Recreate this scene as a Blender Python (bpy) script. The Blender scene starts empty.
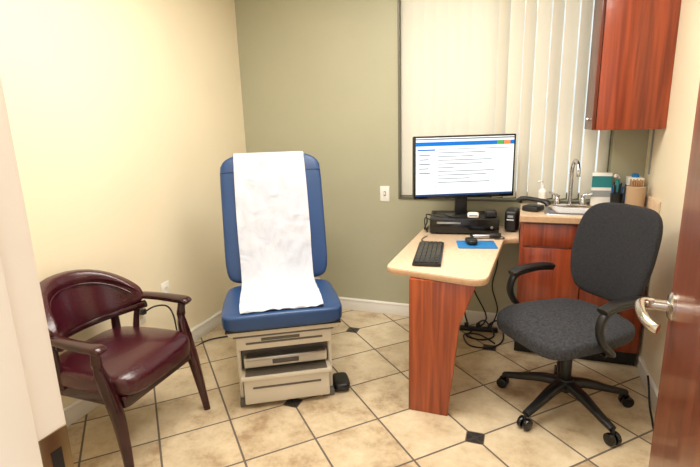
import bpy, bmesh, math, random
from mathutils import Vector, Matrix
random.seed(3)
S = bpy.context.scene
# ---------------------------------------------------------------- helpers
def lin(x):
    x /= 255.0
    return x/12.92 if x <= .04045 else ((x+.055)/1.055)**2.4
def C(r, g, b): return (lin(r), lin(g), lin(b), 1)
def base_mat(name):
    m = bpy.data.materials.new(name); m.use_nodes = True
    nt = m.node_tree; b = nt.nodes['Principled BSDF']
    return m, nt, b
def mat(name, rgb, rough=.5, metal=0, var=.06, scale=6, bump=0, bscale=80, coat=0, emit=0, stretch=(1, 1, 1), spec=.5, trans=0):
    m, nt, b = base_mat(name)
    tc = nt.nodes.new('ShaderNodeTexCoord'); mp = nt.nodes.new('ShaderNodeMapping')
    mp.inputs['Scale'].default_value = stretch
    nt.links.new(tc.outputs['Object'], mp.inputs[0])
    n = nt.nodes.new('ShaderNodeTexNoise'); n.inputs['Scale'].default_value = scale; n.inputs['Detail'].default_value = 5
    nt.links.new(mp.outputs[0], n.inputs['Vector'])
    r = nt.nodes.new('ShaderNodeValToRGB'); c = C(*rgb)
    r.color_ramp.elements[0].position = .3; r.color_ramp.elements[1].position = .7
    r.color_ramp.elements[0].color = tuple(max(0, x*(1-var*2)) for x in c[:3])+(1,)
    r.color_ramp.elements[1].color = tuple(min(1, x*(1+var*1.0)) for x in c[:3])+(1,)
    nt.links.new(n.outputs['Fac'], r.inputs[0]); nt.links.new(r.outputs[0], b.inputs['Base Color'])
    b.inputs['Roughness'].default_value = rough; b.inputs['Metallic'].default_value = metal
    b.inputs['Coat Weight'].default_value = coat; b.inputs['Specular IOR Level'].default_value = spec
    b.inputs['Transmission Weight'].default_value = trans
    if emit:
        nt.links.new(r.outputs[0], b.inputs['Emission Color']); b.inputs['Emission Strength'].default_value = emit
    if bump:
        n2 = nt.nodes.new('ShaderNodeTexNoise'); n2.inputs['Scale'].default_value = bscale; n2.inputs['Detail'].default_value = 3
        nt.links.new(tc.outputs['Object'], n2.inputs['Vector'])
        bp = nt.nodes.new('ShaderNodeBump'); bp.inputs['Strength'].default_value = bump; bp.inputs['Distance'].default_value = .004
        nt.links.new(n2.outputs['Fac'], bp.inputs['Height']); nt.links.new(bp.outputs[0], b.inputs['Normal'])
    return m
def wood(name, c1, c2, rough=.3, stretch=(9, 9, 1.0), scale=2.2, coat=.25):
    m, nt, b = base_mat(name)
    tc = nt.nodes.new('ShaderNodeTexCoord'); mp = nt.nodes.new('ShaderNodeMapping')
    mp.inputs['Scale'].default_value = stretch; nt.links.new(tc.outputs['Object'], mp.inputs[0])
    n = nt.nodes.new('ShaderNodeTexNoise'); n.inputs['Scale'].default_value = scale; n.inputs['Detail'].default_value = 8
    n.inputs['Distortion'].default_value = .6
    nt.links.new(mp.outputs[0], n.inputs['Vector'])
    r = nt.nodes.new('ShaderNodeValToRGB')
    r.color_ramp.elements[0].position = .32; r.color_ramp.elements[1].position = .68
    r.color_ramp.elements[0].color = C(*c1); r.color_ramp.elements[1].color = C(*c2)
    nt.links.new(n.outputs['Fac'], r.inputs[0]); nt.links.new(r.outputs[0], b.inputs['Base Color'])
    b.inputs['Roughness'].default_value = rough; b.inputs['Coat Weight'].default_value = coat
    return m

def link(ob, par=None, m=None):
    S.collection.objects.link(ob)
    if par: ob.parent = par
    if m: ob.data.materials.append(m)
    return ob
def fin(bm, name, par, m, loc=(0, 0, 0), rot=(0, 0, 0), ang=35):
    bmesh.ops.recalc_face_normals(bm, faces=bm.faces)
    me = bpy.data.meshes.new(name); bm.to_mesh(me); bm.free()
    for p in me.polygons: p.use_smooth = True
    me.set_sharp_from_angle(angle=math.radians(ang))
    ob = bpy.data.objects.new(name, me); ob.location = loc; ob.rotation_euler = rot
    return link(ob, par, m)
def empty(name, loc=(0, 0, 0), rz=0):
    e = bpy.data.objects.new(name, None); e.location = loc; e.rotation_euler = (0, 0, rz); e.empty_display_size = .1
    S.collection.objects.link(e); return e
def addbox(bm, lo, hi):
    r = bmesh.ops.create_cube(bm, size=1)
    s = [hi[i]-lo[i] for i in range(3)]; c = [(hi[i]+lo[i])/2 for i in range(3)]
    bmesh.ops.scale(bm, vec=s, verts=r['verts']); bmesh.ops.translate(bm, vec=c, verts=r['verts'])
def box(name, par, lo, hi, m, bev=.004, seg=2, rot=(0, 0, 0)):
    c = [(lo[i]+hi[i])/2 for i in range(3)]; h = [(hi[i]-lo[i])/2 for i in range(3)]
    bm = bmesh.new(); addbox(bm, [-x for x in h], h)
    if bev: bmesh.ops.bevel(bm, geom=bm.edges[:], offset=min(bev, min(h)*.9), segments=seg, profile=.5, affect='EDGES')
    return fin(bm, name, par, m, c, rot)
def boxes(name, par, lst, m):
    bm = bmesh.new()
    for lo, hi in lst: addbox(bm, lo, hi)
    return fin(bm, name, par, m)
def cyl(name, par, r, h, loc, m, r2=None, rot=(0, 0, 0), seg=32, bev=.002):
    bm = bmesh.new()
    bmesh.ops.create_cone(bm, cap_ends=True, segments=seg, radius1=r, radius2=r if r2 is None else r2, depth=h)
    if bev:
        es = [e for e in bm.edges if abs(e.verts[0].co.z-e.verts[1].co.z) < 1e-5]
        bmesh.ops.bevel(bm, geom=es, offset=bev, segments=2, profile=.5, affect='EDGES')
    return fin(bm, name, par, m, loc, rot)
def lathe(name, par, prof, loc, m, seg=32, rot=(0, 0, 0)):
    bm = bmesh.new(); rings = []
    for r, z in prof:
        rings.append([bm.verts.new((max(r, 1e-4)*math.cos(2*math.pi*i/seg), max(r, 1e-4)*math.sin(2*math.pi*i/seg), z)) for i in range(seg)])
    for a, b in zip(rings, rings[1:]):
        for i in range(seg): bm.faces.new((a[i], a[(i+1) % seg], b[(i+1) % seg], b[i]))
    bm.faces.new(rings[0][::-1]); bm.faces.new(rings[-1])
    return fin(bm, name, par, m, loc, rot)
def smooth(pts, n=6, closed=False):
    P = [Vector(p) for p in pts]; out = []
    N = len(P)
    rng = range(N if closed else N-1)
    for i in rng:
        if closed: a, b, c, d = P[(i-1) % N], P[i], P[(i+1) % N], P[(i+2) % N]
        else: a, b, c, d = P[max(i-1, 0)], P[i], P[i+1], P[min(i+2, N-1)]
        for k in range(n):
            t = k/n
            out.append(.5*((2*b)+(c-a)*t+(2*a-5*b+4*c-d)*t*t+(3*b-a-3*c+d)*t**3))
    if not closed: out.append(P[-1])
    return out
def tube(name, par, pts, r, m, n=6, closed=False, seg=12, sx=1, sy=1, up=(0, 0, 1), rads=None, loc=(0, 0, 0), sharp=False, ex=2):
    """sweep a superellipse section (half-size r*sx across, r*sy along up) on a smoothed path"""
    P = [Vector(p) for p in pts] if sharp else smooth(pts, n, closed)
    N = len(P); bm = bmesh.new(); rings = []; up = Vector(up)
    if rads:
        R = []
        for i in range(N):
            t = i/(N-1)*(len(rads)-1); k = min(int(t), len(rads)-2); R.append(rads[k]*(1-(t-k))+rads[k+1]*(t-k))
    else: R = [r]*N
    for i in range(N):
        if closed: t = P[(i+1) % N]-P[i-1]
        else: t = P[min(i+1, N-1)]-P[max(i-1, 0)]
        t.normalize(); s = t.cross(up)
        if s.length < .05: s = t.cross(Vector((1, 0, 0)))
        if i and s.dot(ps) < 0: s = -s
        s.normalize(); u = s.cross(t).normalized(); ps = s
        ring = []
        for k in range(seg):
            a = 2*math.pi*k/seg; ca, sa = math.cos(a), math.sin(a)
            f = lambda v: math.copysign(abs(v)**(2/ex), v)
            ring.append(bm.verts.new(P[i]+s*f(ca)*R[i]*sx+u*f(sa)*R[i]*sy))
        rings.append(ring)
    for i in range(N if closed else N-1):
        a, b = rings[i], rings[(i+1) % N]
        for k in range(seg): bm.faces.new((a[k], a[(k+1) % seg], b[(k+1) % seg], b[k]))
    if not closed: bm.faces.new(rings[0][::-1]); bm.faces.new(rings[-1])
    return fin(bm, name, par, m, loc, ang=50)
def roundpoly(pts, rad, n=6):
    out = []; N = len(pts)
    for i, p in enumerate(pts):
        r = rad[i] if isinstance(rad, (list, tuple)) else rad
        p = Vector(p); a = Vector(pts[i-1])-p; b = Vector(pts[(i+1) % N])-p
        if r <= 0: out.append(p); continue
        s = p+a.normalized()*r; e = p+b.normalized()*r
        for k in range(n+1):
            t = k/n; out.append((1-t)**2*s+2*t*(1-t)*p+t*t*e)
    return out
def prism(name, par, poly, z0, z1, m, bev=.003, loc=(0, 0, 0), rot=(0, 0, 0)):
    bm = bmesh.new()
    f = bm.faces.new([bm.verts.new((p[0], p[1], z0)) for p in poly])
    r = bmesh.ops.extrude_face_region(bm, geom=[f])
    bmesh.ops.translate(bm, vec=(0, 0, z1-z0), verts=[v for v in r['geom'] if isinstance(v, bmesh.types.BMVert)])
    if bev:
        es = [e for e in bm.edges if abs(e.verts[0].co.z-e.verts[1].co.z) < 1e-6]
        bmesh.ops.bevel(bm, geom=es, offset=bev, segments=2, profile=.5, affect='EDGES')
    return fin(bm, name, par, m, loc, rot)
def sbox(name, par, fn, m, n=15, ex=6, loc=(0, 0, 0), rot=(0, 0, 0)):
    bm = bmesh.new(); bmesh.ops.create_cube(bm, size=2)
    bmesh.ops.subdivide_edges(bm, edges=bm.edges[:], cuts=n, use_grid_fill=True)
    for v in bm.verts:
        p = [math.sin(max(-1, min(1, c))*math.pi/2) for c in v.co]
        k = sum(abs(c)**ex for c in p)**(1/ex)
        v.co = Vector(fn(*[c/k for c in p]))
    return fin(bm, name, par, m, loc, rot, ang=60)

# ---------------------------------------------------------------- materials
m_cream = mat('cream_paint', (238, 226, 198), .42, var=.015, scale=2, bump=.08, bscale=220)
m_green = mat('sage_paint', (174, 172, 147), .5, var=.02, scale=2, bump=.08, bscale=220)
m_white = mat('white_trim', (238, 236, 230), .35, var=.01)
m_jamb = mat('jamb_paint', (240, 232, 218), .4, var=.01)
m_ceil = mat('ceiling_paint', (240, 239, 234), .8, var=.01)
m_cherry = wood('cherry_wood', (110, 42, 20), (156, 68, 34), .32, (16, 16, .8), coat=.15)
m_cherryp = wood('cherry_panel', (118, 50, 24), (174, 84, 44), .32, (18, .9, 18), coat=.15)
m_cherryd = wood('cherry_dark', (78, 28, 16), (112, 44, 24), .3, (14, 14, .8), coat=.15)
m_door = wood('door_veneer', (100, 48, 30), (138, 74, 48), .32, (9, 9, .6))
m_mahog = wood('mahogany', (36, 8, 12), (58, 14, 20), .22, (6, 6, 2), coat=.2)
m_leather = mat('burgundy_leather', (64, 15, 28), .24, var=.14, scale=5, bump=.35, bscale=120, coat=.2)
m_vinyl = mat('blue_vinyl', (34, 66, 112), .36, var=.05, bump=.1, bscale=200)
m_beige = mat('beige_enamel', (212, 205, 190), .35, var=.02)
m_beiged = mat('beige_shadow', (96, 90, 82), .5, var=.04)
m_tan = mat('laminate_top', (216, 190, 160), .3, var=.08, scale=70)
m_edge = mat('laminate_edge', (190, 154, 120), .4, var=.05, scale=40)
m_black = mat('black_plastic', (20, 20, 22), .4, var=.1)
m_blackg = mat('black_gloss', (14, 14, 16), .18, var=.05)
m_fabric = mat('charcoal_fabric', (54, 55, 60), .95, var=.28, scale=90, bump=.5, bscale=400)
m_fabricb = mat('charcoal_back_fabric', (38, 38, 42), .95, var=.2, scale=120, bump=.5, bscale=500)
m_chrome = mat('chrome', (200, 200, 204), .12, 1, var=.01)
m_steel = mat('brushed_steel', (180, 180, 182), .3, 1, var=.04)
m_nickel = mat('satin_nickel', (200, 196, 188), .22, 1, var=.02)
m_brass = mat('aged_strike', (150, 132, 104), .35, 1, var=.1)
m_frame = mat('window_frame_bronze', (104, 102, 88), .4, .2)
m_glass = mat('window_glass', (220, 230, 235), .05, trans=1)
def scr(name, rgb, e): return mat(name, rgb, .35, var=.005, emit=e, spec=.2)
m_screen = scr('screen_white', (208, 218, 228), .62)
m_sblue = scr('screen_blue', (10, 100, 185), .55)
m_sgray = scr('screen_text', (100, 110, 124), .3)
m_sgreen = scr('screen_green', (80, 165, 60), .45)
m_sor = scr('screen_orange', (225, 140, 40), .45)
m_sdark = scr('screen_taskbar', (25, 60, 110), .2)
m_padblue = mat('mousepad_blue', (24, 115, 180), .7, var=.08, scale=20)
m_teal = mat('teal_label', (30, 125, 130), .5, var=.05)
m_bluep = mat('blue_print', (20, 80, 150), .5, var=.05)
m_woodstick = mat('birch_sticks', (176, 136, 95), .6, var=.15, scale=80)
m_jar = mat('jar_plastic', (178, 150, 120), .25, var=.02)
m_grayp = mat('gray_plastic', (150, 154, 156), .4, var=.03)
m_lightpanel = mat('light_diffuser', (255, 250, 240), .5, var=.001, emit=3)
# plain exam paper with soft creases
m_paper, nt, b = base_mat('exam_paper')
tc = nt.nodes.new('ShaderNodeTexCoord')
no = nt.nodes.new('ShaderNodeTexNoise'); no.inputs['Scale'].default_value = 9; no.inputs['Detail'].default_value = 5; no.inputs['Distortion'].default_value = .6
nt.links.new(tc.outputs['Object'], no.inputs['Vector'])
r = nt.nodes.new('ShaderNodeValToRGB'); r.color_ramp.elements[0].color = C(186, 191, 203); r.color_ramp.elements[1].color = C(200, 203, 212)
r.color_ramp.elements[0].position = .35; r.color_ramp.elements[1].position = .65
nt.links.new(no.outputs['Fac'], r.inputs[0]); nt.links.new(r.outputs[0], b.inputs['Base Color'])
b.inputs['Roughness'].default_value = .85; b.inputs['Specular IOR Level'].default_value = .2
bp = nt.nodes.new('ShaderNodeBump'); bp.inputs['Strength'].default_value = .9; bp.inputs['Distance'].default_value = .014
nt.links.new(no.outputs[0], bp.inputs['Height']); nt.links.new(bp.outputs[0], b.inputs['Normal'])

m_blind, nt, b = base_mat('vinyl_blind')
b.inputs['Base Color'].default_value = C(252, 247, 232); b.inputs['Roughness'].default_value = .5
tr = nt.nodes.new('ShaderNodeBsdfTranslucent'); tr.inputs[0].default_value = C(252, 245, 226)
mx = nt.nodes.new('ShaderNodeMixShader'); mx.inputs[0].default_value = .35
nz = nt.nodes.new('ShaderNodeTexNoise'); nz.inputs['Scale'].default_value = 90
bp = nt.nodes.new('ShaderNodeBump'); bp.inputs['Strength'].default_value = .05; nt.links.new(nz.outputs[0], bp.inputs['Height']); nt.links.new(bp.outputs[0], b.inputs['Normal'])
nt.links.new(b.outputs[0], mx.inputs[1]); nt.links.new(tr.outputs[0], mx.inputs[2])
nt.links.new(mx.outputs[0], nt.nodes['Material Output'].inputs[0])

# floor tile: 45-degree ceramic grid with dark diamond inserts
TS = .338
def floor_mat():
    m, nt, b = base_mat('ceramic_tile'); L = nt.links; N = nt.nodes
    tc = N.new('ShaderNodeTexCoord'); x0, y0 = -1.105, 2.0
    sub = N.new('ShaderNodeVectorMath'); sub.operation = 'SUBTRACT'; sub.inputs[1].default_value = (x0, y0, 0)
    L.new(tc.outputs['Object'], sub.inputs[0])
    def math_(op, a, bb=None, c=None):
        n = N.new('ShaderNodeMath'); n.operation = op
        for i, v in enumerate((a, bb, c)):
            if v is None: continue
            if isinstance(v, (int, float)): n.inputs[i].default_value = v
            else: L.new(v, n.inputs[i])
        return n.outputs[0]
    sp = N.new('ShaderNodeSeparateXYZ'); L.new(sub.outputs[0], sp.inputs[0])
    X, Y = sp.outputs[0], sp.outputs[1]
    k = 1/(math.sqrt(2)*TS)
    P = math_('MULTIPLY', math_('ADD', X, Y), k); Q = math_('MULTIPLY', math_('SUBTRACT', Y, X), k)
    def gd(v): return math_('SUBTRACT', .5, math_('ABSOLUTE', math_('SUBTRACT', math_('FRACT', v), .5)))
    d = math_('MINIMUM', gd(P), gd(Q))
    grout = math_('LESS_THAN', d, .0048/TS)
    lat = 2*math.sqrt(2)*TS
    def id_(v): return math_('MULTIPLY', math_('SUBTRACT', .5, math_('ABSOLUTE', math_('SUBTRACT', math_('FRACT', math_('MULTIPLY', v, 1/lat)), .5))), lat)
    dm = math_('MAXIMUM', id_(X), id_(Y))
    ins = math_('LESS_THAN', dm, .038); insg = math_('LESS_THAN', dm, .043)
    wn = N.new('ShaderNodeTexWhiteNoise'); cb = N.new('ShaderNodeCombineXYZ')
    L.new(math_('FLOOR', P), cb.inputs[0]); L.new(math_('FLOOR', Q), cb.inputs[1]); L.new(cb.outputs[0], wn.inputs['Vector'])
    n1 = N.new('ShaderNodeTexNoise'); n1.inputs['Scale'].default_value = 6.5; n1.inputs['Detail'].default_value = 10; n1.inputs['Roughness'].default_value = .72
    off = N.new('ShaderNodeVectorMath'); off.operation = 'ADD'
    sc = N.new('ShaderNodeVectorMath'); sc.operation = 'SCALE'; sc.inputs['Scale'].default_value = 9
    L.new(wn.outputs['Color'], sc.inputs[0]); L.new(tc.outputs['Object'], off.inputs[0]); L.new(sc.outputs[0], off.inputs[1]); L.new(off.outputs[0], n1.inputs['Vector'])
    fac = math_('ADD', n1.outputs['Fac'], math_('MULTIPLY', math_('SUBTRACT', wn.outputs['Value'], .5), .12))
    r = N.new('ShaderNodeValToRGB'); e = r.color_ramp.elements
    e[0].position = .3; e[0].color = C(160, 134, 104); e[1].position = .68; e[1].color = C(218, 203, 174)
    q = e.new(.47); q.color = C(199, 180, 149)
    L.new(fac, r.inputs[0])
    def mixc(f, a, c):
        n = N.new('ShaderNodeMix'); n.data_type = 'RGBA'; L.new(f, n.inputs['Factor']); L.new(a, n.inputs['A'])
        n.inputs['B'].default_value = c; return n.outputs['Result']
    c = mixc(grout, r.outputs[0], C(100, 90, 80))
    c = mixc(insg, c, C(100, 90, 80)); c = mixc(ins, c, C(52, 48, 46))
    L.new(c, b.inputs['Base Color'])
    rr = math_('ADD', .28, math_('MULTIPLY', grout, .5)); L.new(rr, b.inputs['Roughness'])
    bp = N.new('ShaderNodeBump'); bp.inputs['Strength'].default_value = .35; bp.inputs['Distance'].default_value = .003
    h = math_('SUBTRACT', math_('MULTIPLY', n1.outputs['Fac'], .4), grout); L.new(h, bp.inputs['Height']); L.new(bp.outputs[0], b.inputs['Normal'])
    return m
m_floor = floor_mat()

# ---------------------------------------------------------------- room
XL, XR, YB, YF, ZC = -2.12, .70, 3.32, .45, 2.6
T = .12
boxes('floor', None, [((XL-T, -1.6, -.1), (XR+.9, YB+.2, 0))], m_floor)
boxes('ceiling', None, [((XL-T, -1.6, ZC), (XR+.9, YB+.2, ZC+.1))], m_ceil)
boxes('wall_left', None, [((XL-T, YF-T, 0), (XL, YB+.16, ZC))], m_cream)
WX0, WX1, WZ0, WZ1 = -.845, .515, .925, 2.42
boxes('wall_back', None, [((XL, YB, 0), (WX0, YB+.16, ZC)), ((WX1, YB, 0), (XR, YB+.16, ZC)),
                          ((WX0, YB, 0), (WX1, YB+.16, WZ0)), ((WX0, YB, WZ1), (WX1, YB+.16, ZC))], m_green)
boxes('wall_right', None, [((XR, YF-T, 0), (XR+T, YB+.16, ZC))], m_cream)
DX0, DX1 = -.665, .26
boxes('wall_front', None, [((XL, YF-T, 0), (DX0-.03, YF, ZC)), ((DX1+.03, YF-T, 0), (XR, YF, ZC)), ((DX0-.03, YF-T, 2.08), (DX1+.03, YF, ZC))], m_cream)
def bb(name, lo, hi):
    e = empty(name)
    box('board', e, lo, hi, m_white, .003)
    x = .004
    if hi[0]-lo[0] < hi[1]-lo[1]:
        if name.endswith('left'): box('cap', e, (lo[0], lo[1], hi[2]-.018), (hi[0]+x, hi[1], hi[2]-.006), m_white, .003)
        else: box('cap', e, (lo[0]-x, lo[1], hi[2]-.018), (hi[0], hi[1], hi[2]-.006), m_white, .003)
    else: box('cap', e, (lo[0], lo[1]-x, hi[2]-.018), (hi[0], hi[1], hi[2]-.006), m_white, .003)
bb('baseboard_left', (XL, YF+.001, 0), (XL+.014, YB-.001, .10))
bb('baseboard_back', (XL+.02, YB-.014, 0), (-.01, YB, .10))
bb('baseboard_right', (XR-.014, YF+.02, 0), (XR, 2.89, .10))

# door frame
e = empty('trim_1')
box('jamb_strike_side', e, (DX0-.03, YF-T-.005, 0), (DX0, YF+.006, 2.08), m_jamb, .003)
box('jamb_hinge_side', e, (DX1, YF-T-.005, 0), (DX1+.03, YF+.006, 2.08), m_jamb, .003)
box('jamb_head', e, (DX0, YF-T-.005, 2.05), (DX1, YF+.006, 2.08), m_jamb, .003)
box('door_stop', e, (DX0, YF-T, 0), (DX0+.012, YF-.045, 2.05), m_jamb, .003)
for s, (a, c) in enumerate((((DX0-.09, DX0-.012)), ((DX1+.012, DX1+.09)))):
    box('casing_room_%d' % s, e, (a, YF+.001, 0), (c, YF+.018, 2.12), m_jamb, .004)
    box('casing_hall_%d' % s, e, (a, YF-T-.018, 0), (c, YF-T-.001, 2.12), m_jamb, .004)
box('strike_plate', e, (DX0-.001, YF-.040, .91), (DX0+.0022, YF+.007, 1.0), m_brass, .001)
box('strike_hole', e, (DX0+.0015, YF-.026, .93), (DX0+.0030, YF-.008, .97), m_black, 0)

# door (hinged on the right, swung into the room)
dl = .90
e = empty('door_1', (DX1+.005, YF+.03, 0), math.atan2(.955, .124))
box('slab', e, (0, -.044, .01), (dl, 0, 2.04), m_door, .003)
box('latch_plate', e, (dl-.001, -.034, .91), (dl+.0015, -.01, .99), m_nickel, .001)
for s, y0, sg in (('hall', 0, 1), ('room', -.044, -1)):
    lathe('rose_'+s, e, [(.0, 0), (.036, 0), (.036, .007), (.029, .013), (.014, .016), (.013, .05), (0, .05)], (dl-.068, y0, .985), m_nickel, rot=(-sg*math.pi/2, 0, 0))
    tube('lever_'+s, e, [(dl-.068, y0+sg*.045, .985), (dl-.071, y0+sg*.062, .986), (dl-.088, y0+sg*.074, .987), (dl-.12, y0+sg*.076, .986), (dl-.165, y0+sg*.070, .980), (dl-.195, y0+sg*.055, .975), (dl-.203, y0+sg*.045, .973)], .0115, m_nickel, sy=1.2, rads=[.013, .013, .012, .011, .010])
for i, z in enumerate((.2, 1.02, 1.82)):
    cyl('hinge_%d' % i, e, .007, .09, (0, .006, z), m_nickel)

# window
e = empty('window_1')
yf = YB+.10
boxes('frame', e, [((WX0, yf, WZ0), (WX0+.04, yf+.05, WZ1)), ((WX1-.04, yf, WZ0), (WX1, yf+.05, WZ1)), ((WX0+.04, yf, WZ0), (WX1-.04, yf+.05, WZ0+.04)), ((WX0+.04, yf, WZ1-.04), (WX1-.04, yf+.05, WZ1)), ((-.19, yf, WZ0+.04), (-.15, yf+.05, WZ1-.04))], m_frame)
boxes('glass', e, [((WX0+.04, yf+.02, WZ0+.04), (-.19, yf+.026, WZ1-.04)), ((-.15, yf+.02, WZ0+.04), (WX1-.04, yf+.026, WZ1-.04))], m_glass)
boxes('edge_trim', e, [((WX0-.006, YB-.006, WZ0-.006), (WX0+.006, YB+.02, WZ1)), ((WX0-.006, YB-.006, WZ0-.012), (WX1, YB+.02, WZ0))], m_frame)
# blinds
e = empty('vertical_blinds')
box('headrail', e, (WX0+.01, YB+.02, WZ1-.045), (WX1-.01, YB+.07, WZ1-.003), m_white, .004)
sp = .079; x = WX0+.052; i = 0
while x < WX1-.025:
    ang = math.radians(8 if x < -.26 else (24 if i % 2 else 40))
    bm = bmesh.new(); W = .0445; ps = []
    for k in range(9):
        t = k/8*2-1
        px, py = t*W, -.005*(1-t*t)
        ps.append((px*math.cos(ang)-py*math.sin(ang), px*math.sin(ang)+py*math.cos(ang)))
    for z0, z1 in ((WZ0+.012, WZ1-.05),):
        A = [bm.verts.new((p[0], p[1], z0)) for p in ps]; B = [bm.verts.new((p[0], p[1], z1)) for p in ps]
        for k in range(8): bm.faces.new((A[k], A[k+1], B[k+1], B[k]))
    fin(bm, 'slat_%d' % i, e, m_blind, (x, YB+.045, 0))
    x += sp; i += 1

# wall plates
def plate(name, loc, rz, kind):
    e = empty(name, loc, rz)   # local -y faces the room
    box('plate', e, (-.036, -.006, -.058), (.036, 0, .058), m_white, .003)
    if kind == 'switch':
        box('toggle', e, (-.005, -.016, -.008), (.005, -.005, .012), m_white, .002)
        box('toggle_slot', e, (-.008, -.0068, -.014), (.008, -.0058, .018), m_beiged, 0)
    else:
        for z in (-.022, .022):
            box('socket_%d' % (z > 0), e, (-.016, -.009, z-.014), (.016, -.005, z+.014), m_jamb, .004)
            for xx in (-.006, .006): box('slot', e, (xx-.001, -.0095, z-.005), (xx+.001, -.0085, z+.005), m_black, 0)
plate('light_switch', (-.955, YB, .95), 0, 'switch')
plate('wall_outlet', (XL, 2.25, .45), math.pi/2, 'o')
plate('wall_outlet', (XL, 2.02, .38), math.pi/2, 'o')
e = empty('power_cord', (0, 0, 0))
box('plug', e, (XL+.010, 2.005, .385), (XL+.045, 2.035, .42), m_black, .006)
tube('cord', e, [(XL+.04, 2.02, .40), (XL+.09, 2.05, .43), (XL+.10, 2.14, .40), (XL+.07, 2.22, .30), (XL+.05, 2.26, .15), (XL+.05, 2.3, .006), (XL+.1, 2.5, .006), (-1.85, 2.65, .006)], .005, m_black)

# ceiling fixture
for i, (cx, cy) in enumerate(((-1.05, 1.7), (-.15, 1.9))):
    e = empty('ceiling_light_fixture', (cx, cy, ZC))
    boxes('housing', e, [((-.32, -.62, -.03), (-.30, .62, 0)), ((.30, -.62, -.03), (.32, .62, 0)), ((-.3, -.62, -.03), (.3, -.6, 0)), ((-.3, .6, -.03), (.3, .62, 0))], m_white)
    box('diffuser', e, (-.3, -.6, -.012), (.3, .6, -.002), m_lightpanel, 0)
    L = bpy.data.lights.new('troffer_lamp', 'AREA'); L.shape = 'RECTANGLE'; L.size = .58; L.size_y = 1.18; L.energy = 38 if i == 0 else 31; L.color = (1, .95, .875)
    o = bpy.data.objects.new('troffer_lamp', L); S.collection.objects.link(o); o.parent = e; o.location = (0, 0, -.04)
L = bpy.data.lights.new('hall_fill', 'AREA'); L.shape = 'RECTANGLE'; L.size = 1.2; L.size_y = 1.0; L.energy = 18; L.color = (1, .96, .90)  # added fill light on the hall side, unseen and without a fixture
o = bpy.data.objects.new('hall_fill', L); S.collection.objects.link(o); o.location = (-.2, -.6, 2.5)
o.rotation_euler = (math.radians(25), 0, 0)

# ---------------------------------------------------------------- exam chair
e = empty('exam_table_chair', (-1.148, 2.025, 0), math.radians(31))
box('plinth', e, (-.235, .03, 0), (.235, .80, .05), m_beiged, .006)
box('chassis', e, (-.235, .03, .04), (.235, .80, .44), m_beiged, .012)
box('side_l', e, (-.252, .005, .035), (-.232, .82, .44), m_beige, .006)
box('side_r', e, (.232, .005, .035), (.252, .82, .44), m_beige, .006)
box('upper_lip', e, (-.285, -.06, .415), (.285, .70, .455), m_beige, .012)
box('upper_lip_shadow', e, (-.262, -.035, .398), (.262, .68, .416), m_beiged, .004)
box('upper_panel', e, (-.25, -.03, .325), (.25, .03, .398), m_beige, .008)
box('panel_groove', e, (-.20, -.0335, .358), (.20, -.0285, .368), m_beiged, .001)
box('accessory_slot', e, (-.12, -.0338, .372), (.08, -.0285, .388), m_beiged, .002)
box('drawer_front', e, (-.218, -.018, .215), (.222, .03, .272), m_beige, .008)
box('drawer_top_edge', e, (-.205, -.042, .266), (.215, .02, .284), m_steel, .005)
box('drawer_pull_recess', e, (-.07, -.0215, .230), (.07, -.0175, .255), m_beiged, .002)
box('step_lip', e, (-.238, -.078, .172), (.238, .03, .196), m_beige, .006)
box('step_front', e, (-.226, -.060, .028), (.226, .03, .170), m_beige, .008)
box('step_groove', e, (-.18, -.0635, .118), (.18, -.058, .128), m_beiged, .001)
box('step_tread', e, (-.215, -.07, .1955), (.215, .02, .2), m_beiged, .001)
box('foot_l', e, (-.255, -.03, 0), (-.19, .05, .035), m_beiged, .006)
box('foot_r', e, (.19, -.03, 0), (.255, .05, .035), m_beiged, .006)
sbox('foot_pedal', e, lambda u, v, w: (.305+u*.045, .05+v*.075, .034+w*.024), m_black, n=7, ex=4)
box('pedal_base', e, (.25, 0, 0), (.34, .12, .014), m_black, .004)
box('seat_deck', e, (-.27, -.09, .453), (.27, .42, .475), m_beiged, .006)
def seat(u, v, w):
    x = u*(.308-.012*(v > 0)*v); y = .115+v*.252; z = .514+w*.044
    if w > 0: z += .006*(1-u*u)
    return (x, y, z)
sbox('seat_pad', e, seat, m_vinyl, ex=8)
box('seat_piping', e, (-.290, -.124, .468), (.290, .35, .478), m_black, .003)
A = math.radians(17); d = Vector((0, math.sin(A), math.cos(A))); nrm = Vector((0, -math.cos(A), math.sin(A))); H = Vector((0, .385, .555))
def back(u, v, w):
    s = .385+w*.385
    hw = .302
    if w > .80: hw -= .05*((w-.80)/.2)**2
    p = H+d*s+nrm*(v*.042+(.006*(1-u*u) if v > 0 else 0))
    return (u*hw, p.y, p.z)
sbox('back_pad', e, back, m_vinyl, ex=9)
def bshell(u, v, w):
    p = H+d*(.39+w*.35)-nrm*(.05+v*.012); return (u*.27, p.y, p.z)
sbox('back_shell', e, bshell, m_beiged, ex=9, n=9)
for sx in (-.2, .2):
    tube('back_arm', e, [(sx, .62, .42), (sx, .60, .58), (sx, .60, .85)], .018, m_beiged)
p = H+d*.66+nrm*.0495
tube('back_seam', e, [(-.295, p.y+.006, p.z), (0, p.y-.001, p.z), (.295, p.y+.006, p.z)], .0025, m_vinyl)
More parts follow.
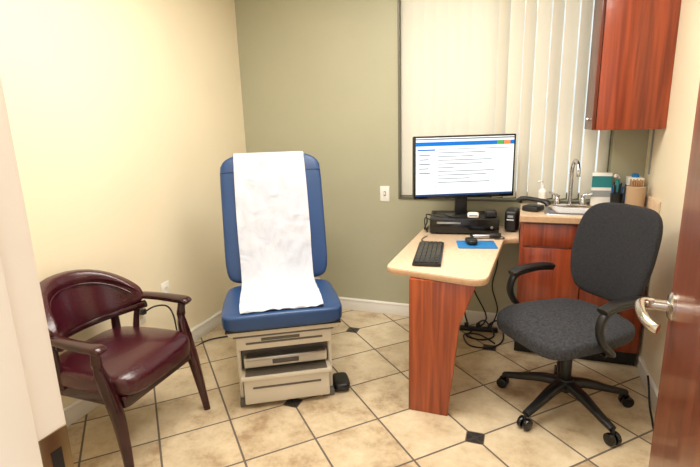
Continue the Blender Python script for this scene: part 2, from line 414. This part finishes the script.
# paper
def hp(s, off): q = H+d*s+nrm*off; return (0, q.y, q.z)
ctrl = [hp(.60, -.066), hp(.73, -.062), hp(.778, -.02), hp(.780, .02), hp(.757, .050), hp(.70, .057), hp(.5, .056), hp(.3, .057), hp(.16, .062), (0, .315, .607), (0, .24, .574), (0, .12, .570), (0, 0, .569), (0, -.09, .568), (0, -.112, .565)]
path = smooth(ctrl, 8)
bm = bmesh.new(); rows = []
NP = len(path)
for i, p in enumerate(path):
    t = i/(NP-1); hw = .210+.003*math.sin(t*17); row = []
    for k in range(41):
        u = k/40*2-1
        wob = abs(.0035*math.sin(u*5+t*19)*math.sin(t*27+u*3)+.0022*math.sin(u*13+3*math.sin(t*9))+.0015*math.sin(t*70+u*6))
        tt = Vector(path[min(i+1, NP-1)])-Vector(path[max(i-1, 0)]); nn = Vector((0, -abs(tt.z), abs(tt.y))).normalized()
        q = p+nn*wob*(2.0 if t > .28 else 0)
        row.append(bm.verts.new((u*hw-.010+.008*t, q.y, q.z)))
    rows.append(row)
for a, b_ in zip(rows, rows[1:]):
    for k in range(40): bm.faces.new((a[k], a[k+1], b_[k+1], b_[k]))
fin(bm, 'paper_sheet', e, m_paper, ang=80)

# ---------------------------------------------------------------- guest chair  (local +x = forward)
e = empty('guest_armchair', (-1.755, 1.52, 0), math.radians(3))
def gseat(u, v, w):
    x = .015+u*.25; y = v*(.25-.02*(u < 0)*(-u)); z = .414+w*.054
    if w > 0: z += .022*(1-u*u)*(1-v*v)
    if u > .6: z -= .02*((u-.6)/.4)**2
    return (x, y, z)
sbox('seat_cushion', e, gseat, m_leather, ex=5)
prism('seat_rail', e, roundpoly([(-.225, -.215), (.235, -.235), (.235, .235), (-.225, .215)], .04), .318, .37, m_mahog, .005)
def bback(u, v, w):
    a = u*math.radians(76)
    cx = .02-.270*math.cos(a); cy = .262*math.sin(a)
    nx, ny = -math.cos(a), math.sin(a)
    top = .802-.135*abs(u)**2.4; bot = .54+.05*abs(u)**2
    z = (top+bot)/2+w*(top-bot)/2
    th = .022+(.014 if w > .5 else 0)*min(1, (w-.5)/.2)
    lean = (z-.60)*.22
    return (cx+nx*(v*th)-lean, cy+ny*(v*th), z)
sbox('back_cushion', e, bback, m_leather, n=21, ex=5)
def rail(u, zz, off=0):
    a = u*math.radians(76); z = zz; return (.02-(.270+off)*math.cos(a)-(z-.60)*.22, (.262+off)*math.sin(a), z)
tube('back_roll_piping', e, [rail(u/8, .737-.122*abs(u/8)**2.4, -.027) for u in range(-7, 8)], .005, m_leather)
tube('back_bottom_rail', e, [rail(u/8, .53+.05*abs(u/8)**2, 0) for u in range(-8, 9)], .02, m_mahog, sx=.8, sy=1)
for s in (-1, 1):
    tube('arm_%d' % s, e, [(-.12, s*.250, .622), (-.06, s*.268, .620), (.04, s*.280, .616), (.12, s*.282, .612), (.185, s*.280, .608), (.203, s*.280, .596)], .02, m_mahog, sx=1.4, sy=.75, ex=3, rads=[.018, .02, .021, .022, .023, .018])
    tube('front_leg_%d' % s, e, [(.165, s*.279, .605), (.158, s*.270, .52), (.180, s*.260, .42), (.21, s*.258, .30), (.235, s*.266, .14), (.250, s*.276, 0)], .02, m_mahog, ex=4, rads=[.018, .019, .026, .024, .020, .017])
    tube('rear_leg_%d' % s, e, [(-.185, s*.185, .56), (-.20, s*.20, .40), (-.225, s*.21, .25), (-.275, s*.225, 0)], .02, m_mahog, ex=4, rads=[.018, .024, .022, .017])
    tube('arm_post_%d' % s, e, [(-.08, s*.256, .61), (-.10, s*.240, .50), (-.11, s*.225, .36)], .015, m_mahog, ex=4)

# ---------------------------------------------------------------- desk + sink cabinet
DZ = .75
e = empty('computer_desk')
poly = roundpoly([(-.62, 3.318), (-.63, 2.18), (-.13, 2.08), (-.09, 2.93), (-.005, 2.96), (-.005, 3.318)], [0, .05, .09, .05, 0, 0])
prism('desktop', e, poly, DZ-.034, DZ, m_tan, .003)
prism('desktop_edge', e, [Vector((p.x*1.0-.0015*(1 if p.x < -.4 else -1), p.y-.0015)) for p in poly[1:-1]]+[Vector((-.006, 3.31)), Vector((-.61, 3.31))], DZ-.031, DZ-.007, m_edge, .001)
prism('end_panel', e, [(-.498, 0), (-.298, 0), (-.250, .50), (-.175, DZ-.036), (-.495, DZ-.036)], 0, .04, m_cherryp, .003, loc=(0, 2.165, 0), rot=(math.pi/2, 0, 0))
box('wall_cleat', e, (-.60, 3.285, DZ-.10), (-.01, 3.303, DZ-.036), m_cherryd, .002)
box('stretcher', e, (-.44, 2.17, DZ-.10), (-.41, 3.28, DZ-.036), m_cherryd, .002)

e = empty('sink_base_cabinet')
cz = .905
box('carcass', e, (.002, 2.915, .10), (.684, 3.305, cz-.037), m_cherry, .002)
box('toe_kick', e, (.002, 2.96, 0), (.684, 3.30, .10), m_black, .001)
box('false_front', e, (.02, 2.897, .72), (.67, 2.914, .855), m_cherry, .004)
for i, (a, c) in enumerate(((.02, .342), (.348, .67))):
    box('door_%d' % i, e, (a, 2.897, .12), (c, 2.914, .71), m_cherry, .004)
    tube('pull_%d' % i, e, [(c-.03 if i == 0 else a+.03, 2.897, .55), (c-.03 if i == 0 else a+.03, 2.872, .56), (c-.03 if i == 0 else a+.03, 2.872, .63), (c-.03 if i == 0 else a+.03, 2.897, .64)], .005, m_nickel)
sx0, sx1, sy0, sy1 = .15, .44, 2.96, 3.20
boxes('countertop', e, [((-.004, 2.875, cz-.035), (.698, sy0, cz)), ((-.004, sy1, cz-.035), (.698, 3.318, cz)), ((-.004, sy0, cz-.035), (sx0, sy1, cz)), ((sx1, sy0, cz-.035), (.698, sy1, cz))], m_tan)
box('counter_edge', e, (-.006, 2.872, cz-.035), (.698, 2.876, cz-.004), m_edge, 0)
bm = bmesh.new()
def ring(inset, z, r):
    pl = roundpoly([(sx0+inset, sy0+inset), (sx1-inset, sy0+inset), (sx1-inset, sy1-inset), (sx0+inset, sy1-inset)], r)
    return [bm.verts.new((p.x, p.y, z)) for p in pl]
rs = [ring(-.018, cz-.001, .03), ring(-.016, cz+.003, .03), ring(.004, cz+.002, .04), ring(.01, cz-.01, .04), ring(.025, cz-.030, .05), ring(.06, cz-.034, .05)]
for a, b_ in zip(rs, rs[1:]):
    for k in range(len(a)): bm.faces.new((a[k], a[(k+1) % len(a)], b_[(k+1) % len(a)], b_[k]))
bm.faces.new(rs[-1]); fin(bm, 'sink_basin', e, m_steel)
e = empty('trim_2')
box('side_splash', e, (.680, 2.88, cz+.001), (.699, 3.318, cz+.10), m_tan, .003)
czi = cz+.004
f = empty('sink_faucet', (.29, 3.262, czi))
box('deck_plate', f, (-.10, -.024, 0), (.10, .024, .012), m_chrome, .008)
tube('spout', f, [(0, 0, .01), (0, 0, .15), (0, -.005, .24), (.01, -.045, .29), (.02, -.10, .275), (.025, -.125, .23), (.026, -.127, .20)], .012, m_chrome)
for s in (-1, 1):
    lathe('valve_%d' % s, f, [(.0, 0), (.022, 0), (.02, .025), (.013, .04), (.016, .055), (0, .06)], (s*.075, 0, .012), m_chrome)
    tube('lever_%d' % s, f, [(s*.075, 0, .068), (s*.10, -.008, .076), (s*.125, -.02, .085)], .007, m_chrome)

# upper cabinet on right wall
e = empty('wall_cabinet')
cx0, cy0, cz0 = .345, 2.955, 1.385
box('carcass', e, (cx0+.02, cy0, cz0), (XR-.001, 3.312, 2.30), m_cherry, .002)
box('door', e, (cx0, cy0+.003, cz0+.002), (cx0+.018, 3.31, 2.298), m_cherryd, .004)
lathe('knob', e, [(0, 0), (.006, 0), (.006, .012), (.013, .018), (.011, .026), (0, .028)], (cx0, cy0+.05, cz0+.06), m_nickel, rot=(0, -math.pi/2, 0))

# ---------------------------------------------------------------- desk items
e = empty('desktop_computer', (-.355, 3.11, DZ+.001), math.radians(8))
box('case', e, (-.215, -.14, .006), (.215, .14, .105), m_black, .008)
box('front_bezel', e, (-.213, -.148, .010), (.213, -.139, .10), m_blackg, .004)
box('drive_slot', e, (-.17, -.1495, .070), (-.02, -.147, .082), m_steel, .001)
cyl('power_button', e, .009, .004, (.17, -.149, .05), m_steel, rot=(math.pi/2, 0, 0))
for a in (-.17, .17):
    for c in (-.11, .11): cyl('foot', e, .012, .008, (a, c, .004), m_black)
tube('cable_1', e, [(-.19, .12, .06), (-.225, .10, .08), (-.245, .0, .10), (-.235, -.08, .07), (-.25, -.11, .03), (-.24, -.04, .006), (-.235, .08, .006)], .0045, m_black)
tube('cable_2', e, [(-.19, .125, .03), (-.24, .11, .05), (-.255, .03, .07), (-.25, -.06, .04), (-.232, -.10, .006)], .004, m_black)
sbox('card_reader', e, lambda u, v, w: (.055+u*.035, -.112+v*.024, .123+w*.017), m_white, n=7, ex=5)
box('card_reader_slot', e, (.03, -.1375, .120), (.08, -.1355, .125), m_black, 0)
sbox('usb_hub', e, lambda u, v, w: (.165+u*.035, -.085+v*.035, .128+w*.022), m_black, n=7, ex=6)
tube('usb_cable', e, [(.02, -.11, .112), (-.03, -.125, .110), (-.10, -.11, .110), (-.17, -.10, .110), (-.20, -.04, .110), (-.18, .08, .110)], .003, m_black)
PT = DZ+.107
e = empty('computer_monitor', (-.36, 3.04+.03, PT), math.radians(24)); e.location.y = 3.045
prism('stand_base', e, roundpoly([(-.10, -.035), (.10, -.035), (.10, .07), (-.10, .07)], .03), 0, .012, m_black, .003)
box('stand_neck', e, (-.04, .015, .01), (.04, .035, .30), m_black, .006)
z0, z1 = .125, .515
box('shell', e, (-.322, -.03, z0), (.322, .018, z1), m_black, .008)
box('bezel', e, (-.322, -.036, z0), (.322, -.028, z1), m_blackg, .003)
box('screen', e, (-.310, -.0375, z0+.018), (.310, -.0355, z1-.010), m_screen, 0)
def q(n, x0, za, x1, zb, m): box(n, e, (x0, -.0388, z0+.018+za), (x1, -.0374, z0+.018+zb), m, 0)
q('toolbar', -.310, .312, .310, .336, m_sblue); q('tabs', -.310, .350, .310, .357, m_sgray)
q('badge', .20, .312, .24, .336, m_sgreen); q('badge2', .245, .312, .285, .336, m_sor)
q('sidebar_line', -.300, .284, -.19, .292, m_sblue); q('taskbar', -.310, 0, .310, .012, m_sdark)
for k in range(5): q('text_%d' % k, -.29, .255-k*.028, -.22-.01*(k % 2), .260-k*.028, m_sgray)
for k in range(9): q('line_%d' % k, -.17, .268-k*.023, -.17+[.30, .22, .34, .28, .10, .36, .31, .2, .33][k], .2715-k*.023, m_sgray)
q('rule', -.17, .290, .29, .2925, m_sgray)
q('divider', -.185, .014, -.183, .308, m_sgray)

e = empty('computer_keyboard', (-.458, 2.45, DZ+.001), math.radians(97))
box('body', e, (-.225, -.072, .002), (.225, .072, .018), m_black, .006)
boxes('keys', e, [((-.215+i*.0287, -.060+j*.0245, .017), (-.215+i*.0287+.0245, -.060+j*.0245+.0205, .0235)) for i in range(15) for j in range(5) if not (j == 0 and 4 <= i <= 8)]+[((-.100, -.060, .017), (.039, -.0395, .0235))], m_blackg)
tube('cable', e, [(.21, .0, .008), (.25, .03, .008), (.30, .065, .006), (.36, .06, .006), (.42, .04, .006)], .0028, m_black)
e = empty('mouse_pad', (-.235, 2.73, DZ+.001), math.radians(12))
prism('pad', e, roundpoly([(-.11, -.09), (.11, -.09), (.11, .09), (-.11, .09)], .015), 0, .003, m_padblue, .001)
e = empty('computer_mouse', (-.265, 2.735, DZ+.0045), math.radians(20))
sbox('shell', e, lambda u, v, w: (u*.032, v*.055, .018+w*.018*(1-.25*(v > 0)*v)), m_black, n=9, ex=3)
e = empty('otoscope', (-.22, 2.890, DZ+.001), math.radians(16))
cyl('handle', e, .013, .17, (.03, 0, .014), m_steel, rot=(0, math.pi/2, 0))
cyl('grip', e, .0155, .07, (.08, 0, .0165), m_black, rot=(0, math.pi/2, 0))
lathe('head', e, [(0, 0), (.004, 0), (.011, .03), (.012, .045), (0, .05)], (-.055, -.025, .016), m_black, rot=(-math.pi/2, 0, 0))
tube('lead', e, [(.11, 0, .014), (.135, -.01, .006), (.12, -.035, .006), (.07, -.04, .006)], .003, m_black)
e = empty('label_printer', (-.052, 3.15, DZ+.001), math.radians(-10))
sbox('body', e, lambda u, v, w: (u*.038, v*.06, .075+w*.075*(1-.15*(v < 0)*-v)), m_black, n=9, ex=7)
box('paper_slot', e, (-.022, -.061, .08), (.022, -.058, .086), m_white, .001)
box('display', e, (-.018, -.0605, .096), (.018, -.0575, .112), m_grayp, .002)
e = empty('telephone_handset', (.07, 3.06, cz+.001), math.radians(-25))
box('cradle', e, (-.05, -.055, 0), (.05, .055, .034), m_black, .01)
tube('grip', e, [(-.09, 0, .050), (-.075, 0, .066), (-.03, 0, .072), (.04, 0, .066), (.08, 0, .058), (.095, 0, .042)], .015, m_black, sx=1.5, rads=[.02, .017, .013, .013, .017, .02])
# counter items
e = empty('disinfectant_wipes_box', (.465, 3.285, czi), math.radians(-2))
box('box', e, (-.055, -.018, 0), (.055, .018, .21), m_white, .004)
box('label', e, (-.056, -.0195, .12), (.056, -.0175, .19), m_teal, 0)
box('label_dark', e, (-.056, -.0195, .06), (.056, -.0175, .10), m_grayp, 0)
e = empty('spray_bottle', (.548, 3.262, czi))
lathe('bottle', e, [(0, 0), (.022, 0), (.024, .01), (.024, .13), (.011, .16), (.011, .17), (0, .17)], (0, 0, 0), m_teal)
tube('trigger_head', e, [(.008, .01, .178), (0, 0, .19), (-.012, -.016, .198), (-.02, -.03, .194)], .009, m_white)
e = empty('pen_cup', (.535, 3.165, czi))
lathe('cup', e, [(0, 0), (.030, 0), (.034, .10), (.030, .10), (.027, .01), (0, .01)], (0, 0, 0), m_black)
for i in range(6):
    a = i*1.05; tube('pen_%d' % i, e, [(.012*math.cos(a), .012*math.sin(a), .012), (.029*math.cos(a), .029*math.sin(a), .14+.012*(i % 3))], .004, (m_bluep, m_black, m_black)[i % 3], sharp=True, seg=8)
e = empty('tongue_depressor_jar', (.618, 3.09, czi))
lathe('jar', e, [(0, 0), (.048, 0), (.050, .01), (.050, .15), (.046, .154), (.044, .15), (.044, .012), (0, .012)], (0, 0, 0), m_jar)
boxes('sticks', e, [((-.03+.011*i, -.026+.02*j, .013), (-.024+.011*i, -.012+.02*j, .18+.006*((i+j) % 3))) for i in range(6) for j in range(3)], m_woodstick)
e = empty('glove_box', (.636, 3.235, czi))
box('carton', e, (-.038, -.06, 0), (.038, .06, .19), m_white, .003)
box('side_print', e, (-.039, -.055, .02), (-.0375, .055, .14), m_bluep, 0)
box('front_print', e, (-.034, -.0612, .02), (.034, -.0595, .14), m_bluep, 0)
sbox('glove_tuft', e, lambda u, v, w: (u*.02, v*.03, .195+w*.014+.004*math.sin(u*9+v*7)), m_padblue, n=7, ex=2.5)
e = empty('wall_chart_strip', (XR-.001, 3.2, 1.12))
box('strip', e, (-.006, -.012, 0), (0, .012, .26), m_grayp, .002)
e = empty('hand_soap_bottle', (.125, 3.265, czi))
lathe('bottle', e, [(0, 0), (.024, 0), (.026, .01), (.026, .09), (.010, .11), (.010, .125), (0, .125)], (0, 0, 0), m_white)
tube('pump', e, [(0, 0, .12), (0, 0, .15), (-.01, -.01, .157), (-.03, -.02, .15)], .005, m_white)

# under-desk cables / surge strip
e = empty('power_strip', (-.24, 3.20, 0), math.radians(6))
box('body', e, (-.13, -.02, 0), (.13, .02, .028), m_black, .006)
for i in range(3): box('plug_%d' % i, e, (-.10+i*.08, -.015, .026), (-.07+i*.08, .015, .055), m_black, .005)
tube('cable_a', e, [(-.08, 0, .055), (-.10, .01, .16), (-.05, .02, .28), (.0, .04, .42), (-.02, .05, .68)], .006, m_black)
tube('cable_b', e, [(-.01, 0, .055), (.04, -.05, .10), (.10, -.10, .02), (.02, -.16, .008), (-.08, -.12, .008), (-.05, -.06, .02), (.05, .01, .10), (-.06, .03, .35), (-.08, .04, .68)], .0055, m_black)
tube('cable_c', e, [(.07, 0, .055), (.13, -.04, .10), (.16, -.12, .01), (.08, -.26, .008), (-.06, -.26, .008), (-.1, -.1, .008), (0, -.08, .008), (.1, -.2, .008)], .0055, m_black)
tube('cable_d', e, [(.09, 0, .055), (.12, -.02, .18), (.08, .0, .34), (.11, .03, .5), (.10, .04, .68)], .005, m_black)
e = empty('extension_cord')
tube('cord', e, [(.672, 2.62, .12), (.665, 2.55, .09), (.66, 2.48, .03), (.655, 2.40, .008), (.64, 2.25, .008), (.655, 2.05, .008), (.66, 1.8, .008)], .005, m_black)

# ---------------------------------------------------------------- office chair (local -y forward)
e = empty('office_chair', (.256, 2.40, 0), math.radians(-50))
for i in range(5):
    a = math.radians(-4+72*i); ca, sa = math.cos(a), math.sin(a)
    tube('base_arm_%d' % i, e, [(.03*ca, .03*sa, .135), (.12*ca, .12*sa, .125), (.22*ca, .22*sa, .098), (.315*ca, .315*sa, .075)], .02, m_black, rads=[.032, .028, .022, .018], sx=1.0, sy=.75, ex=3)
    c = Vector((.318*ca, .318*sa, 0)); t = Vector((-sa, ca, 0))
    cyl('caster_stem_%d' % i, e, .007, .045, (c.x, c.y, .058), m_black)
    for s in (-1, 1):
        w = c+t*s*.016
        cyl('caster_wheel_%d_%d' % (i, s), e, .029, .022, (w.x, w.y, .0292), m_blackg, rot=(math.pi/2, 0, a), bev=.004)
cyl('hub', e, .042, .07, (0, 0, .13), m_black, bev=.006)
cyl('gas_lift_cover', e, .027, .16, (0, 0, .235), m_black)
cyl('gas_lift', e, .015, .12, (0, 0, .36), m_steel)
box('mechanism', e, (-.07, -.10, .385), (.07, .14, .425), m_black, .01)
tube('height_lever', e, [(.05, 0, .40), (.16, 0, .395), (.23, -.01, .39)], .006, m_black)
def oseat(u, v, w):
    x = u*(.262-.03*(v > 0)*v); y = -.035+v*.265; z = .462+w*.044
    if w > 0: z += .012*(1-u*u)-.02*(1-v*v)*(1-u*u)*.5
    if v < -.4: z -= .035*((-v-.4)/.6)**2
    return (x, y, z)
sbox('seat_cushion', e, oseat, m_fabric, ex=4.5)
sbox('seat_pan', e, lambda u, v, w: (u*.215, -.02+v*.22, .418+w*.012), m_black, ex=5, n=9)
def oback(u, v, w):
    hw = .228-.040*max(0, -w)**1.5-.014*max(0, w)**2
    z = .792+w*.238; y = .235+(z-.55)*.16+v*.028-.035*u*u*(1)
    y -= .018*math.cos((w+.35)*1.6)
    return (u*hw, y, z)
sbox('back_cushion', e, oback, m_fabricb, ex=4.6, n=17)
sbox('back_shell', e, lambda u, v, w: (u*.17, oback(u*.75, 1, w*.85)[1]+.006+v*.008, .785+w*.20), m_black, ex=4, n=11)
tube('back_spine', e, [(0, .10, .405), (0, .20, .400), (0, .275, .44), (0, .308, .54), (0, .325, .68)], .012, m_black, sx=2.4, sy=.9, up=(0, 0, 1))
for s in (-1, 1):
    tube('arm_frame_%d' % s, e, [(s*.15, .03, .412), (s*.235, .0, .415), (s*.285, -.05, .44), (s*.292, -.115, .51), (s*.292, -.135, .58), (s*.292, -.105, .640), (s*.292, -.02, .658), (s*.292, .07, .660), (s*.292, .14, .650)], .015, m_black, sx=1.3, sy=.9, ex=3)
    tube('arm_pad_%d' % s, e, [(s*.292, -.13, .652), (s*.292, -.06, .672), (s*.292, .05, .675), (s*.292, .14, .664)], .014, m_black, sx=2.0, sy=.9, ex=3)

# ---------------------------------------------------------------- world, camera
w = bpy.data.worlds.new('world'); S.world = w; w.use_nodes = True
w.node_tree.nodes['Background'].inputs[0].default_value = (1, .98, .94, 1); w.node_tree.nodes['Background'].inputs[1].default_value = 1.6
S.view_settings.view_transform = 'Standard'; S.view_settings.look = 'None'; S.view_settings.exposure = -.2

Fpx = 467.0; yaw = math.radians(20.5); pit = math.radians(13.0); roll = math.radians(1.7)
fh = Vector((-math.sin(yaw), math.cos(yaw), 0)); R = Vector((math.cos(yaw), math.sin(yaw), 0))
F = fh*math.cos(pit)-Vector((0, 0, 1))*math.sin(pit); U = R.cross(F)
R2 = R*math.cos(roll)-U*math.sin(roll); U2 = U*math.cos(roll)+R*math.sin(roll)
cd = bpy.data.cameras.new('camera'); cam = bpy.data.objects.new('camera', cd); S.collection.objects.link(cam)
M = Matrix((R2, U2, -F)).transposed().to_4x4(); M.translation = Vector((0, 0, 1.45)); cam.matrix_world = M
cd.sensor_width = 36; cd.lens = 36*Fpx/700; cd.clip_start = .02
S.camera = cam
